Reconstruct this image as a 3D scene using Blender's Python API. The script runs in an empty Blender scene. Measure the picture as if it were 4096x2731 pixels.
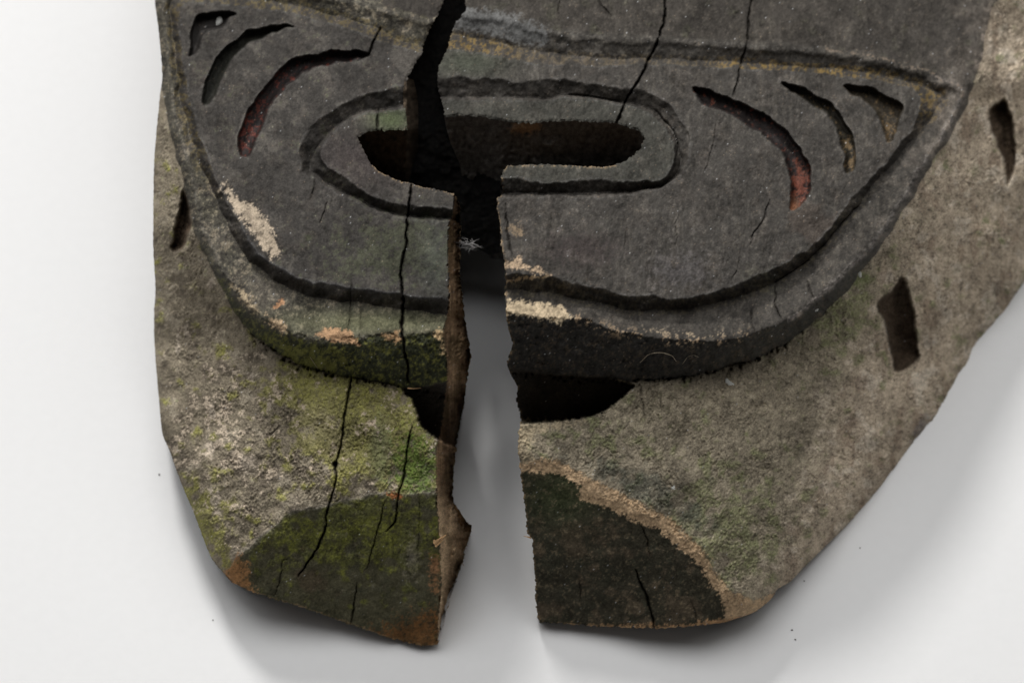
import bpy, math, random
import numpy as np
from mathutils import Vector

# ------------------------------------------------------------------ camera, light, exposure
U = 0.00005                       # one drawing unit = 0.05 mm
CX, CY = 2048.0, 1365.5
LENS = 100.0
D = 4096 * LENS / 36.0            # camera distance in units
TH = math.radians(28)             # camera tilt away from straight down
SN, CS = math.sin(TH), math.cos(TH)
Z0 = 1000.0                       # height of the focus centre above the paper, units
sc = bpy.context.scene
col = sc.collection

cam_d = bpy.data.cameras.new('camera'); cam = bpy.data.objects.new('camera', cam_d); col.objects.link(cam)
cam_d.lens = LENS; cam_d.sensor_width = 36.0; cam_d.clip_start = 0.01; cam_d.clip_end = 50
cam.location = (0, -SN * D * U, (Z0 + CS * D) * U)
cam.rotation_euler = (TH, 0, 0)
cam_d.dof.use_dof = True; cam_d.dof.focus_distance = (D + 90) * U; cam_d.dof.aperture_fstop = 15
sc.camera = cam

world = bpy.data.worlds.new('World'); sc.world = world; world.use_nodes = True
world.node_tree.nodes['Background'].inputs[0].default_value = (1.0, 1.0, 1.0, 1)
world.node_tree.nodes['Background'].inputs[1].default_value = 0.055

def area_lamp(name, az, el, dist, size, power, colr, target=(0, 0, 0.04)):
    l = bpy.data.lights.new(name, 'AREA'); l.shape = 'DISK'; l.size = size; l.energy = power; l.color = colr
    o = bpy.data.objects.new(name, l); col.objects.link(o)
    a, e = math.radians(az), math.radians(el)
    d = Vector((math.sin(a) * math.cos(e), math.cos(a) * math.cos(e), math.sin(e)))
    o.location = Vector(target) + d * dist
    o.rotation_euler = d.to_track_quat('Z', 'Y').to_euler()
    return o
# az: 0 = behind the mask (top of picture), +90 = right
area_lamp('key_softbox', -17, 42, 1.5, 0.26, 14.6, (1.0, 0.985, 0.96))
area_lamp('overhead_softbox', -8, 74, 1.5, 1.1, 9.5, (1.0, 1.0, 1.0))
area_lamp('side_softbox', -66, 58, 1.4, 0.9, 3.0, (1.0, 1.0, 1.0))
area_lamp('side_softbox', 70, 58, 1.4, 0.9, 2.4, (1.0, 0.99, 0.97))

sc.view_settings.view_transform = 'Standard'; sc.view_settings.look = 'None'
sc.view_settings.gamma = 1; sc.view_settings.exposure = 0.0

# ------------------------------------------------------------------ helpers
def pos(x, y, w):
    k = 1 - w / D
    a = (x - CX) * k; b = (CY - y) * k
    return np.stack([a * U, (b * CS - w * SN) * U, (Z0 + b * SN + w * CS) * U], -1)
def wtab(x, y, zmin=0.0):
    b = CY - y
    return (zmin - Z0 - b * SN) / (CS - b * SN / D)

def spline(P, closed=True, n=4):
    P = np.array(P, float); m = len(P); out = []
    rng = range(m if closed else m - 1)
    for i in rng:
        if closed: p0, p1, p2, p3 = P[i - 1], P[i], P[(i + 1) % m], P[(i + 2) % m]
        else: p0, p1, p2, p3 = P[max(i - 1, 0)], P[i], P[i + 1], P[min(i + 2, m - 1)]
        # centripetal-ish: linear when neighbours are very uneven
        for k in range(n):
            t = k / n
            a = 2 * p1; b = p2 - p0; c = 2 * p0 - 5 * p1 + 4 * p2 - p3; e = -p0 + 3 * p1 - 3 * p2 + p3
            L = np.linalg.norm(p2 - p1)
            q = 0.5 * (a + b * t + c * t * t + e * t ** 3)
            lin = p1 + (p2 - p1) * t
            mx = max(np.linalg.norm(p1 - p0), np.linalg.norm(p3 - p2), 1e-6)
            f = min(1.0, L * 2.5 / mx) * min(1.0, min(np.linalg.norm(p1 - p0), np.linalg.norm(p3 - p2)) * 2.5 / max(L, 1e-6))
            out.append(q * f + lin * (1 - f))
    if not closed: out.append(P[-1])
    return np.array(out)

def plane(X, Y):
    return 0.62 * (Y - 1200) + 155 - 0.00022 * (np.clip(Y, 500, 1350) - 500) ** 2 - 0.00009 * (X - 1900) ** 2

def dist_line(X, Y, P, closed=False):
    P = np.array(P, float); A = P; B = np.roll(P, -1, 0)
    if not closed: A, B = P[:-1], P[1:]
    d2 = np.full(X.shape, 1e12, np.float32)
    for (ax, ay), (bx, by) in zip(A, B):
        vx, vy = bx - ax, by - ay; L = vx * vx + vy * vy
        if L < 1e-9: continue
        t = np.clip(((X - ax) * vx + (Y - ay) * vy) / L, 0, 1)
        np.minimum(d2, (X - ax - t * vx) ** 2 + (Y - ay - t * vy) ** 2, out=d2)
    return np.sqrt(d2)
def inside(X, Y, P):
    P = np.array(P, float); r = np.zeros(X.shape, bool)
    for (ax, ay), (bx, by) in zip(P, np.roll(P, -1, 0)):
        if ay == by: continue
        c = ((ay > Y) != (by > Y)) & (X < (bx - ax) * (Y - ay) / (by - ay) + ax)
        r ^= c
    return r
def local(X, Y, P, pad):
    P = np.array(P, float)
    x0, y0 = P.min(0) - pad; x1, y1 = P.max(0) + pad
    gx = X[0]; gy = Y[:, 0]
    i0, i1 = np.searchsorted(gx, [x0, x1]); j0, j1 = np.searchsorted(gy, [y0, y1])
    return slice(j0, j1), slice(i0, i1)
SIL_SMOOTH = None
def sdist(Xw, Yw, P, pad=None, X=None, Y=None):
    """positive inside; far value -1e4 outside the local window"""
    if pad is None:
        d = dist_line(Xw, Yw, P, True); return np.where(inside(Xw, Yw, P), d, -d)
    s = local(X, Y, P, pad); r = np.full(Xw.shape, -1e4, np.float32)
    if s[0].stop > s[0].start and s[1].stop > s[1].start:
        d = dist_line(Xw[s], Yw[s], P, True); r[s] = np.where(inside(Xw[s], Yw[s], P), d, -d)
    return r
def ss(a, b, x):
    t = np.clip((x - a) / (b - a), 0, 1); return t * t * (3 - 2 * t)
def fnoise(shape, step, lo, hi, seed, ax=1.0):
    """band limited noise, wavelengths lo..hi units, unit variance; ax < 1 stretches it along y (the grain)"""
    rs = np.random.RandomState(seed); h, w = shape
    F = np.fft.rfft2(rs.standard_normal(shape).astype(np.float32))
    fy = np.fft.fftfreq(h, step)[:, None] / ax; fx = np.fft.rfftfreq(w, step)[None, :]
    f = np.hypot(fx, fy) + 1e-9
    g = np.exp(-(f * lo) ** 2 * 0.7) * (1 - np.exp(-(f * hi) ** 2 * 0.7)) / f
    n = np.fft.irfft2(F * g, shape); return ((n - n.mean()) / n.std()).astype(np.float32)

def new_obj(name, me, parent=None):
    o = bpy.data.objects.new(name, me); col.objects.link(o)
    if parent is not None: o.parent = parent
    return o
def mesh_from(name, V, F, mat, colors=None, normals=None, smooth=True):
    me = bpy.data.meshes.new(name)
    V = np.ascontiguousarray(V, np.float32); F = np.ascontiguousarray(F, np.int32)
    n, k = F.shape
    me.vertices.add(len(V)); me.vertices.foreach_set('co', V.ravel())
    me.loops.add(n * k); me.loops.foreach_set('vertex_index', F.ravel())
    me.polygons.add(n); me.polygons.foreach_set('loop_start', np.arange(n, dtype=np.int32) * k)
    me.polygons.foreach_set('loop_total', np.full(n, k, np.int32))
    me.polygons.foreach_set('use_smooth', np.full(n, smooth, bool))
    me.update(calc_edges=True)
    if colors is not None:
        a = me.color_attributes.new('stain', 'FLOAT_COLOR', 'POINT')
        c = np.ones((len(V), 4), np.float32); c[:, :colors.shape[1]] = colors
        a.data.foreach_set('color', c.ravel())
    if normals is not None:
        me.normals_split_custom_set_from_vertices(np.ascontiguousarray(normals, np.float32))
    me.materials.append(mat)
    return me

# ------------------------------------------------------------------ materials
def wood_material(name, rough=0.8, bump=0.35, spec=0.3, grain=0.22):
    m = bpy.data.materials.new(name); m.use_nodes = True; nt = m.node_tree; N = nt.nodes; L = nt.links
    b = N['Principled BSDF']; b.inputs['Roughness'].default_value = rough
    b.inputs['Specular IOR Level'].default_value = spec
    at = N.new('ShaderNodeAttribute'); at.attribute_name = 'stain'
    tc = N.new('ShaderNodeTexCoord')
    n1 = N.new('ShaderNodeTexNoise'); n1.inputs['Scale'].default_value = 2600; n1.inputs['Detail'].default_value = 3
    n2 = N.new('ShaderNodeTexNoise'); n2.inputs['Scale'].default_value = 6500; n2.inputs['Detail'].default_value = 2
    for n in (n1, n2): L.new(tc.outputs['Object'], n.inputs['Vector'])
    r = N.new('ShaderNodeMapRange'); r.inputs['From Min'].default_value = 0.3; r.inputs['From Max'].default_value = 0.7
    r.inputs['To Min'].default_value = 1 - grain; r.inputs['To Max'].default_value = 1 + grain
    L.new(n1.outputs['Fac'], r.inputs['Value'])
    r2 = N.new('ShaderNodeMapRange'); r2.inputs['From Min'].default_value = 0.3; r2.inputs['From Max'].default_value = 0.7
    r2.inputs['To Min'].default_value = 1 - grain * .8; r2.inputs['To Max'].default_value = 1 + grain * .8
    L.new(n2.outputs['Fac'], r2.inputs['Value'])
    mu = N.new('ShaderNodeMath'); mu.operation = 'MULTIPLY'; L.new(r.outputs[0], mu.inputs[0]); L.new(r2.outputs[0], mu.inputs[1])
    v = N.new('ShaderNodeVectorMath'); v.operation = 'SCALE'; L.new(at.outputs['Color'], v.inputs[0]); L.new(mu.outputs[0], v.inputs['Scale'])
    L.new(v.outputs[0], b.inputs['Base Color'])
    ad = N.new('ShaderNodeMath'); ad.operation = 'MULTIPLY_ADD'; ad.inputs[1].default_value = 0.5
    L.new(n2.outputs['Fac'], ad.inputs[0]); L.new(n1.outputs['Fac'], ad.inputs[2])
    bp = N.new('ShaderNodeBump'); bp.inputs['Strength'].default_value = bump; bp.inputs['Distance'].default_value = 0.00022
    L.new(ad.outputs[0], bp.inputs['Height']); L.new(bp.outputs[0], b.inputs['Normal'])
    return m
M_DARK = wood_material('blackened_wood', 0.72, 0.45, 0.07, 0.16)
M_RAW = wood_material('weathered_wood', 0.9, 0.7, 0.06, 0.2)
M_FRAC = wood_material('broken_wood', 0.9, 0.8, 0.15, 0.3)
M_PAINT = wood_material('old_red_paint', 0.7, 0.5, 0.3, 0.35)

def plain(name, c, rough=0.8, scale=800, amt=0.15, bump=0.0):
    m = bpy.data.materials.new(name); m.use_nodes = True; nt = m.node_tree; N = nt.nodes; L = nt.links
    b = N['Principled BSDF']; b.inputs['Roughness'].default_value = rough; b.inputs['Specular IOR Level'].default_value = 0.25
    tc = N.new('ShaderNodeTexCoord'); n = N.new('ShaderNodeTexNoise'); n.inputs['Scale'].default_value = scale; n.inputs['Detail'].default_value = 4
    L.new(tc.outputs['Object'], n.inputs['Vector'])
    cr = N.new('ShaderNodeValToRGB'); cr.color_ramp.elements[0].position = 0.3; cr.color_ramp.elements[1].position = 0.7
    cr.color_ramp.elements[0].color = tuple(x * (1 - amt) for x in c) + (1,); cr.color_ramp.elements[1].color = tuple(min(1, x * (1 + amt)) for x in c) + (1,)
    L.new(n.outputs['Fac'], cr.inputs[0]); L.new(cr.outputs[0], b.inputs['Base Color'])
    if bump:
        bp = N.new('ShaderNodeBump'); bp.inputs['Strength'].default_value = bump; bp.inputs['Distance'].default_value = 0.0003
        L.new(n.outputs['Fac'], bp.inputs['Height']); L.new(bp.outputs[0], b.inputs['Normal'])
    return m

# ------------------------------------------------------------------ traced outlines (units, x right, y towards the viewer)
TOP = -640
GAP_L = [(1790, TOP + 90), (1796, -420), (1790, -200), (1774, 0), (1762, 36), (1726, 107), (1696, 173), (1685, 226), (1655, 262), (1631, 310),
         (1622, 357), (1622, 429), (1628, 521)]
HOLE_L = [(1524, 523), (1464, 527), (1429, 551), (1452, 595), (1476, 643), (1512, 685), (1583, 720), (1655, 738), (1738, 756), (1810, 774)]
WALL_L2 = [(1821, 780), (1839, 821), (1843, 900), (1842, 979), (1839, 1098), (1851, 1187), (1863, 1306), (1887, 1431), (1875, 1467),
           (1857, 1604), (1833, 1729), (1823, 1798), (1814, 1905), (1808, 1977), (1820, 2018), (1856, 2072), (1889, 2107), (1868, 2167),
           (1850, 2250), (1814, 2346), (1785, 2453), (1758, 2554)]
WALL_L1 = [(1812, 776), (1818, 800), (1812, 850), (1794, 901), (1792, 1038), (1798, 1187), (1789, 1252), (1772, 1336), (1786, 1425), (1790, 1514),
           (1778, 1604), (1762, 1729), (1745, 1798), (1744, 1900), (1746, 1971), (1749, 2054), (1758, 2155), (1761, 2244), (1764, 2334),
           (1752, 2482), (1748, 2572)]
BOT_L = [(1752, 2574), (1719, 2582), (1660, 2575), (1552, 2548), (1398, 2494), (1195, 2423), (1017, 2369), (927, 2328)]
SIL_L = [(927, 2328), (880, 2274), (838, 2215), (779, 2060), (719, 1917), (677, 1798), (649, 1729), (634, 1574), (619, 1395), (616, 1252), (622, 1157),
         (613, 1000), (613, 893), (616, 655), (628, 506), (640, 381), (649, 298), (634, 119), (619, 0), (610, -200), (615, -400), (640, TOP)]
SIL_L = [tuple(p) for p in spline(SIL_L, False, 4)]; BOT_L = [tuple(p) for p in spline(BOT_L, False, 3)]
OUT_L = GAP_L + HOLE_L + WALL_L2 + BOT_L + SIL_L[1:] + [(1700, TOP)]

P0L = [(1950, 60), (1726, 70), (1600, 35), (1400, -15), (1150, -70), (900, -110), (700, -130), (600, -110), (600, 0), (610, 150), (640, 330), (655, 380),
       (680, 520), (708, 625), (738, 714), (756, 833), (768, 901), (810, 996), (857, 1086), (893, 1169), (940, 1252), (1006, 1330), (1083, 1389), (1155, 1437),
       (1274, 1485), (1393, 1508), (1512, 1529), (1631, 1550), (1750, 1570), (1950, 1580)]
P1L = [(1950, 85), (1726, 82), (1600, 48), (1400, 0), (1150, -52), (900, -95), (700, -110), (645, -95), (645, 0), (660, 150), (672, 298), (684, 400),
       (710, 520), (738, 625), (766, 714), (788, 833), (806, 901), (846, 996), (894, 1080), (944, 1157), (1006, 1229), (1065, 1276), (1131, 1312), (1214, 1338),
       (1300, 1350), (1411, 1350), (1512, 1338), (1601, 1339), (1720, 1330), (1800, 1334), (1950, 1340)]
PVL = [(1950, 215), (1685, 190), (1580, 152), (1452, 100), (1304, 55), (1155, 12), (1000, -5), (850, -15), (720, -15), (685, 10), (680, 60), (692, 149),
       (706, 268), (730, 417), (762, 536), (794, 643), (830, 724), (869, 810), (908, 890), (955, 985), (1026, 1068), (1120, 1135), (1244, 1185), (1393, 1205),
       (1571, 1229), (1790, 1262), (1950, 1270)]
P2L = [(1950, 225), (1667, 208), (1601, 180), (1512, 158), (1393, 113), (1274, 77), (1095, 42), (917, 18), (780, 8), (730, 15), (712, 50), (712, 89),
       (722, 208), (748, 357), (783, 506), (815, 595), (862, 714), (920, 833), (966, 905), (1010, 980), (1055, 1035), (1131, 1080), (1185, 1105), (1274, 1130),
       (1393, 1151), (1512, 1172), (1631, 1181), (1792, 1196), (1950, 1205)]
Q0L = [(1950, 330), (1800, 335), (1619, 345), (1512, 369), (1423, 393), (1333, 440), (1250, 500), (1208, 571), (1199, 625), (1220, 685), (1268, 714), (1333, 756),
       (1393, 792), (1482, 833), (1601, 869), (1810, 893), (1950, 900)]
Q1L = [(1950, 425), (1800, 430), (1619, 435), (1512, 446), (1423, 464), (1351, 506), (1304, 560), (1280, 625), (1298, 661), (1345, 690), (1429, 750), (1512, 792),
       (1631, 821), (1810, 839), (1950, 850)]
CRES_L = [[(780, 54), (857, 48), (940, 51), (917, 77), (881, 113), (833, 131), (804, 167), (786, 208), (756, 229), (762, 179), (768, 119)],
          [(1179, 110), (1095, 104), (1024, 113), (964, 143), (905, 185), (869, 226), (839, 292), (810, 357), (804, 417), (833, 417), (869, 369), (905, 286),
           (940, 226), (988, 190), (1065, 143), (1131, 125)],
          [(1476, 214), (1381, 202), (1304, 208), (1214, 226), (1131, 262), (1083, 315), (1036, 387), (994, 440), (961, 494), (952, 565), (958, 619), (1000, 619),
           (1024, 571), (1060, 488), (1089, 417), (1143, 351), (1214, 298), (1321, 256), (1417, 244)]]
SLOT_L = [[(740, 755), (772, 880), (756, 950), (722, 1005), (684, 1008), (686, 937), (705, 850)]]
RIDGE_L = [(1900, 1968), (1755, 1971), (1612, 1977), (1493, 1971), (1433, 1988), (1344, 2012), (1255, 2030), (1165, 2048), (1106, 2096), (1017, 2167), (945, 2227), (905, 2290), (880, 2330)]
FACET_L = RIDGE_L + [(900, 2420), (1300, 2560), (1700, 2680), (1950, 2680)]
HOL_L = [(1601, 1556), (1640, 1590), (1661, 1633), (1679, 1700), (1714, 1733), (1770, 1770), (1850, 1790), (1950, 1700), (1950, 1500), (1700, 1540)]

GAP_R = [(1815, TOP + 90), (1850, -420), (1870, -200), (1862, 0), (1862, 42), (1844, 65), (1814, 107), (1802, 155), (1785, 208), (1755, 268), (1749, 327), (1755, 369), (1767, 405), (1773, 440)]
HOLE_RT = [(1785, 470), (1838, 461), (1933, 467), (2011, 485), (2076, 494), (2130, 494), (2195, 485), (2285, 485), (2374, 488), (2463, 494), (2552, 521), (2576, 554)]
HOLE_RB = [(2564, 595), (2511, 637), (2451, 664), (2362, 667), (2195, 658), (2029, 664), (2011, 679)]
EDGE_R = [(2006, 714), (2011, 774), (1990, 795), (1987, 833), (1998, 889), (2007, 979), (2021, 1068), (2021, 1169), (2024, 1246), (2033, 1318), (2051, 1371),
          (2042, 1401), (2027, 1455), (2045, 1502), (2069, 1544), (2066, 1598), (2081, 1657), (2084, 1693), (2072, 1729), (2073, 1798), (2085, 1917), (2102, 2036),
          (2108, 2131), (2129, 2155), (2138, 2274), (2144, 2423), (2156, 2484)]
BOT_R = [(2162, 2488), (2257, 2494), (2406, 2503), (2620, 2511), (2763, 2503), (2900, 2488)]
SIL_R = [(2900, 2488), (3007, 2453), (3079, 2399), (3114, 2352), (3162, 2325), (3210, 2274), (3309, 2177), (3483, 2003), (3622, 1846), (3732, 1733), (3797, 1633),
         (3839, 1544), (3892, 1473), (3946, 1371), (4017, 1264), (4096, 1127), (4190, 930), (4270, 650), (4320, 300), (4340, -100), (4330, -400), (4300, TOP)]
SIL_R = [tuple(p) for p in spline(SIL_R, False, 4)]; BOT_R = [tuple(p) for p in spline(BOT_R, False, 3)]
HOLE_RB = [tuple(p) for p in spline(HOLE_RB, False, 3)]
OUT_R = GAP_R + HOLE_RT + HOLE_RB + EDGE_R + BOT_R + SIL_R[1:] + [(1790, TOP)]
P0R = [(1650, 20), (1862, 38), (1933, 42), (2076, 70), (2195, 106), (2314, 121), (2493, 136), (2636, 140), (2875, 153), (3053, 165), (3232, 177), (3410, 200),
       (3559, 228), (3678, 258), (3767, 298), (3850, 330), (3880, 363), (3868, 410), (3808, 530), (3714, 680), (3632, 815), (3590, 880), (3536, 972), (3466, 1056),
       (3418, 1122), (3335, 1213), (3270, 1272), (3220, 1320), (3142, 1375), (3065, 1415), (2982, 1452), (2875, 1482), (2712, 1515), (2533, 1520), (2355, 1512),
       (2200, 1500), (2045, 1490), (1650, 1480)]
P1R = [(1650, 50), (1862, 52), (1933, 56), (2076, 85), (2195, 120), (2314, 135), (2493, 150), (2636, 154), (2875, 168), (3053, 181), (3232, 193), (3410, 217),
       (3559, 247), (3678, 277), (3767, 318), (3835, 347), (3852, 368), (3840, 405), (3782, 515), (3688, 664), (3606, 800), (3558, 868), (3503, 955), (3428, 1035),
       (3340, 1125), (3255, 1200), (3148, 1280), (3029, 1330), (2934, 1350), (2831, 1365), (2700, 1360), (2521, 1333), (2414, 1308), (2343, 1275), (2283, 1272),
       (2146, 1268), (2024, 1252), (1650, 1240)]
PVR = [(1650, 120), (1802, 135), (1900, 155), (2046, 185), (2136, 205), (2255, 222), (2493, 236), (2696, 240), (2994, 250), (3113, 262), (3250, 273), (3440, 286),
       (3589, 313), (3700, 345), (3775, 385), (3738, 455), (3684, 518), (3648, 566), (3529, 700), (3440, 810), (3400, 856), (3327, 940), (3267, 1010), (3160, 1090),
       (3023, 1160), (2900, 1205), (2801, 1225), (2650, 1240), (2521, 1240), (2414, 1218), (2295, 1193), (2176, 1170), (2024, 1160), (1650, 1150)]
P2R = [(1650, 180), (1790, 193), (1898, 208), (2046, 238), (2195, 259), (2374, 262), (2612, 256), (2696, 259), (2875, 268), (3053, 277), (3232, 292), (3410, 307),
       (3529, 324), (3625, 345), (3672, 369), (3684, 417), (3660, 500), (3589, 595), (3500, 702), (3410, 792), (3351, 871), (3297, 943), (3244, 985), (3160, 1045),
       (3065, 1086), (2982, 1127), (2890, 1158), (2801, 1187), (2712, 1193), (2623, 1193), (2533, 1187), (2444, 1169), (2355, 1145), (2265, 1124), (2206, 1110),
       (2100, 1095), (2021, 1100), (1650, 1100)]
Q0R = [(1650, 320), (1779, 315), (1850, 307), (1927, 315), (2017, 321), (2070, 333), (2136, 318), (2255, 318), (2344, 339), (2463, 351), (2552, 357), (2622, 381),
       (2705, 452), (2753, 536), (2753, 625), (2719, 702), (2642, 750), (2552, 774), (2374, 786), (2195, 783), (2017, 792), (1650, 795)]
Q1R = [(1650, 405), (1767, 405), (1898, 396), (2017, 398), (2136, 405), (2255, 393), (2344, 393), (2463, 414), (2552, 432), (2624, 470), (2671, 524), (2698, 583),
       (2698, 643), (2671, 696), (2624, 718), (2552, 732), (2433, 723), (2344, 717), (2255, 733), (2165, 735), (2076, 717), (2017, 720), (1650, 720)]
CRES_R = [[(3369, 339), (3470, 345), (3541, 381), (3613, 417), (3601, 482), (3571, 565), (3547, 571), (3535, 518), (3506, 452), (3464, 411), (3410, 381)],
          [(3125, 330), (3202, 345), (3267, 381), (3339, 429), (3386, 488), (3416, 554), (3422, 619), (3416, 679), (3381, 690), (3375, 625), (3357, 554), (3333, 494),
           (3291, 446), (3220, 405), (3160, 369)],
          [(2767, 351), (2827, 357), (2904, 387), (2994, 429), (3077, 470), (3148, 524), (3202, 589), (3238, 673), (3250, 744), (3232, 798), (3172, 845), (3157, 833),
           (3166, 762), (3154, 685), (3131, 619), (3083, 565), (3017, 524), (2934, 470), (2845, 429), (2809, 411)]]
SLOT_R = [[(3601, 1098), (3625, 1133), (3654, 1217), (3666, 1306), (3678, 1395), (3684, 1437), (3636, 1473), (3583, 1490), (3571, 1443), (3541, 1348), (3523, 1288),
           (3494, 1229), (3511, 1193), (3565, 1151)],
          [(4020, 393), (4047, 452), (4065, 536), (4071, 625), (4059, 685), (4029, 756), (4011, 673), (3988, 595), (3958, 506), (3952, 440), (3982, 411)]]
RIDGE_R = [(1900, 1868), (2087, 1866), (2178, 1862), (2255, 1878), (2311, 1915), (2360, 1962), (2445, 1996), (2540, 2042), (2644, 2084), (2720, 2148), (2808, 2230), (2846, 2310),
           (2906, 2385), (2960, 2450), (3000, 2520)]
FACET_R = RIDGE_R + [(2900, 2640), (1900, 2640)]
HOL_R = [(1950, 1470), (2200, 1494), (2355, 1502), (2450, 1512), (2540, 1538), (2524, 1562), (2492, 1592), (2438, 1633), (2385, 1663), (2295, 1681), (2236, 1688), (2160, 1693), (2087, 1695), (1950, 1695)]
FACE_EDGE = [(4180, TOP - 100), (4150, -400), (4080, -200), (4005, -20), (3966, 36), (3940, 119), (3934, 226), (3904, 298)]

CRACKS_L = [([(1643, 740), (1638, 790), (1634, 833), (1628, 929), (1625, 985), (1610, 1038), (1604, 1090), (1607, 1127), (1613, 1217), (1607, 1306), (1619, 1395), (1630, 1470), (1631, 1530)], 5.5, 60),
            ([(1408, 1505), (1397, 1560), (1390, 1592), (1378, 1663), (1372, 1729), (1359, 1798), (1344, 1852), (1344, 1905), (1323, 2000), (1305, 2060), (1302, 2119), (1261, 2203), (1225, 2256), (1195, 2304)], 4.5, 45),
            ([(1646, 1707), (1638, 1760), (1630, 1798), (1612, 1917), (1594, 1983), (1582, 2084), (1546, 2125)], 4, 40),
            ([(1540, 2006), (1517, 2096), (1493, 2185), (1463, 2274)], 2.8, 22), ([(1427, 2330), (1420, 2400), (1404, 2494)], 3, 28),
            ([(1150, 2235), (1130, 2240), (1124, 2304), (1097, 2381)], 2.5, 18),
            ([(1524, 113), (1510, 140), (1488, 185), (1476, 220), (1429, 244)], 4.5, 40), ([(1512, 440), (1510, 500), (1512, 560)], 4, 30),
            ([(1262, 708), (1253, 768), (1240, 800)], 2.8, 16), ([(1310, 800), (1297, 850), (1280, 895)], 2.5, 14), ([(1405, 1120), (1402, 1200), (1396, 1320)], 2, 14),
            ([(1446, 1200), (1442, 1330), (1440, 1400)], 1.8, 10), ([(1120, 1705), (1095, 1725), (1080, 1742)], 4, 18), ([(1680, 1960), (1676, 2100), (1668, 2230)], 1.8, 10)]
CRACKS_R = [([(2668, -500), (2655, -250), (2660, 0), (2660, 60), (2639, 143), (2606, 220), (2552, 327), (2499, 411), (2469, 494), (2439, 540)], 5, 60),
            ([(3020, -100), (3000, 40), (2994, 107), (2982, 208), (2958, 262), (2952, 310), (2934, 387)], 3.8, 30), ([(2255, -200), (2240, 0), (2232, 50), (2240, 85)], 2.2, 14),
            ([(2380, -100), (2395, 0), (2420, 35), (2452, 72)], 2.8, 16), ([(2561, 2090), (2585, 2150), (2602, 2215)], 2.5, 20),
            ([(2543, 2274), (2555, 2315), (2573, 2352), (2602, 2429), (2620, 2515)], 4.2, 40), ([(2317, 2304), (2322, 2350), (2326, 2405)], 2.4, 14), ([(2760, 2400), (2780, 2440), (2786, 2500)], 2.4, 14),
            ([(3101, 1133), (3100, 1190), (3107, 1246), (3131, 1282)], 3.4, 20), ([(3232, 1127), (3240, 1170), (3256, 1205)], 3.2, 18), ([(3006, 1229), (3010, 1290), (3023, 1330)], 2.8, 16),
            ([(2024, 818), (2030, 919), (2045, 1026)], 3.5, 22), ([(3083, 800), (3060, 860), (3053, 883), (3011, 943), (3003, 979)], 2.6, 16),
            ([(2960, 1000), (2955, 1060), (2930, 1120)], 1.8, 10), ([(2500, 870), (2505, 940), (2498, 1010)], 1.6, 8), ([(2870, 480), (2850, 600), (2815, 700)], 1.8, 10),
            ([(2720, 850), (2700, 900), (2712, 990)], 1.6, 8), ([(2560, 1540), (2572, 1620), (2580, 1690)], 2.4, 12), ([(2640, 1560), (2650, 1640)], 2, 10), ([(2490, 590), (2500, 640)], 2, 8),
            ([(2260, 380), (2340, 384), (2420, 398), (2500, 416), (2550, 428)], 3, 20), ([(2620, 440), (2690, 520), (2712, 600), (2690, 690)], 3.2, 18),
            ([(2700, 150), (2760, 150), (2840, 156)], 2.5, 12), ([(3440, 815), (3360, 900), (3290, 985), (3200, 1065), (3080, 1140)], 2.6, 16)]

PATCH_L = [  # bare or scuffed wood: outline, colour, softness
    ([(900, 730), (952, 800), (1024, 830), (1071, 889), (1107, 967), (1116, 1020), (1083, 1032), (1036, 973), (994, 901), (952, 860), (925, 815), (895, 760)], (.44, .36, .27), 9),
    ([(1262, 1342), (1298, 1312), (1399, 1318), (1411, 1348), (1437, 1380), (1357, 1371), (1298, 1354)], (.38, .235, .135), 5),
    ([(940, 1140), (965, 1150), (1010, 1215), (1030, 1240), (1000, 1235), (960, 1190)], (.34, .27, .18), 16),
    ([(1060, 1262), (1110, 1275), (1150, 1312), (1130, 1330), (1090, 1300)], (.45, .33, .21), 10),
    ([(1728, 1330), (1770, 1322), (1785, 1400), (1770, 1410), (1755, 1360)], (.42, .30, .17), 8),
    ([(1530, 1340), (1590, 1330), (1605, 1355), (1580, 1372), (1560, 1360)], (.35, .22, .12), 10),
    ([(1098, 1228), (1125, 1185), (1133, 1190), (1120, 1230)], (.36, .2, .11), 5),
    ([(905, 2285), (960, 2225), (985, 2260), (1000, 2340), (1020, 2375), (900, 2340)], (.27, .14, .06), 16),
    ([(1500, 2530), (1640, 2480), (1755, 2440), (1770, 2600), (1600, 2600)], (.15, .075, .03), 40),
    ([(1735, 2220), (1755, 2230), (1755, 2380), (1735, 2360), (1720, 2290)], (.22, .12, .06), 14),
    ([(1545, 1976), (1580, 1968), (1605, 1985), (1575, 1995)], (.25, .1, .04), 6)]
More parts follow.
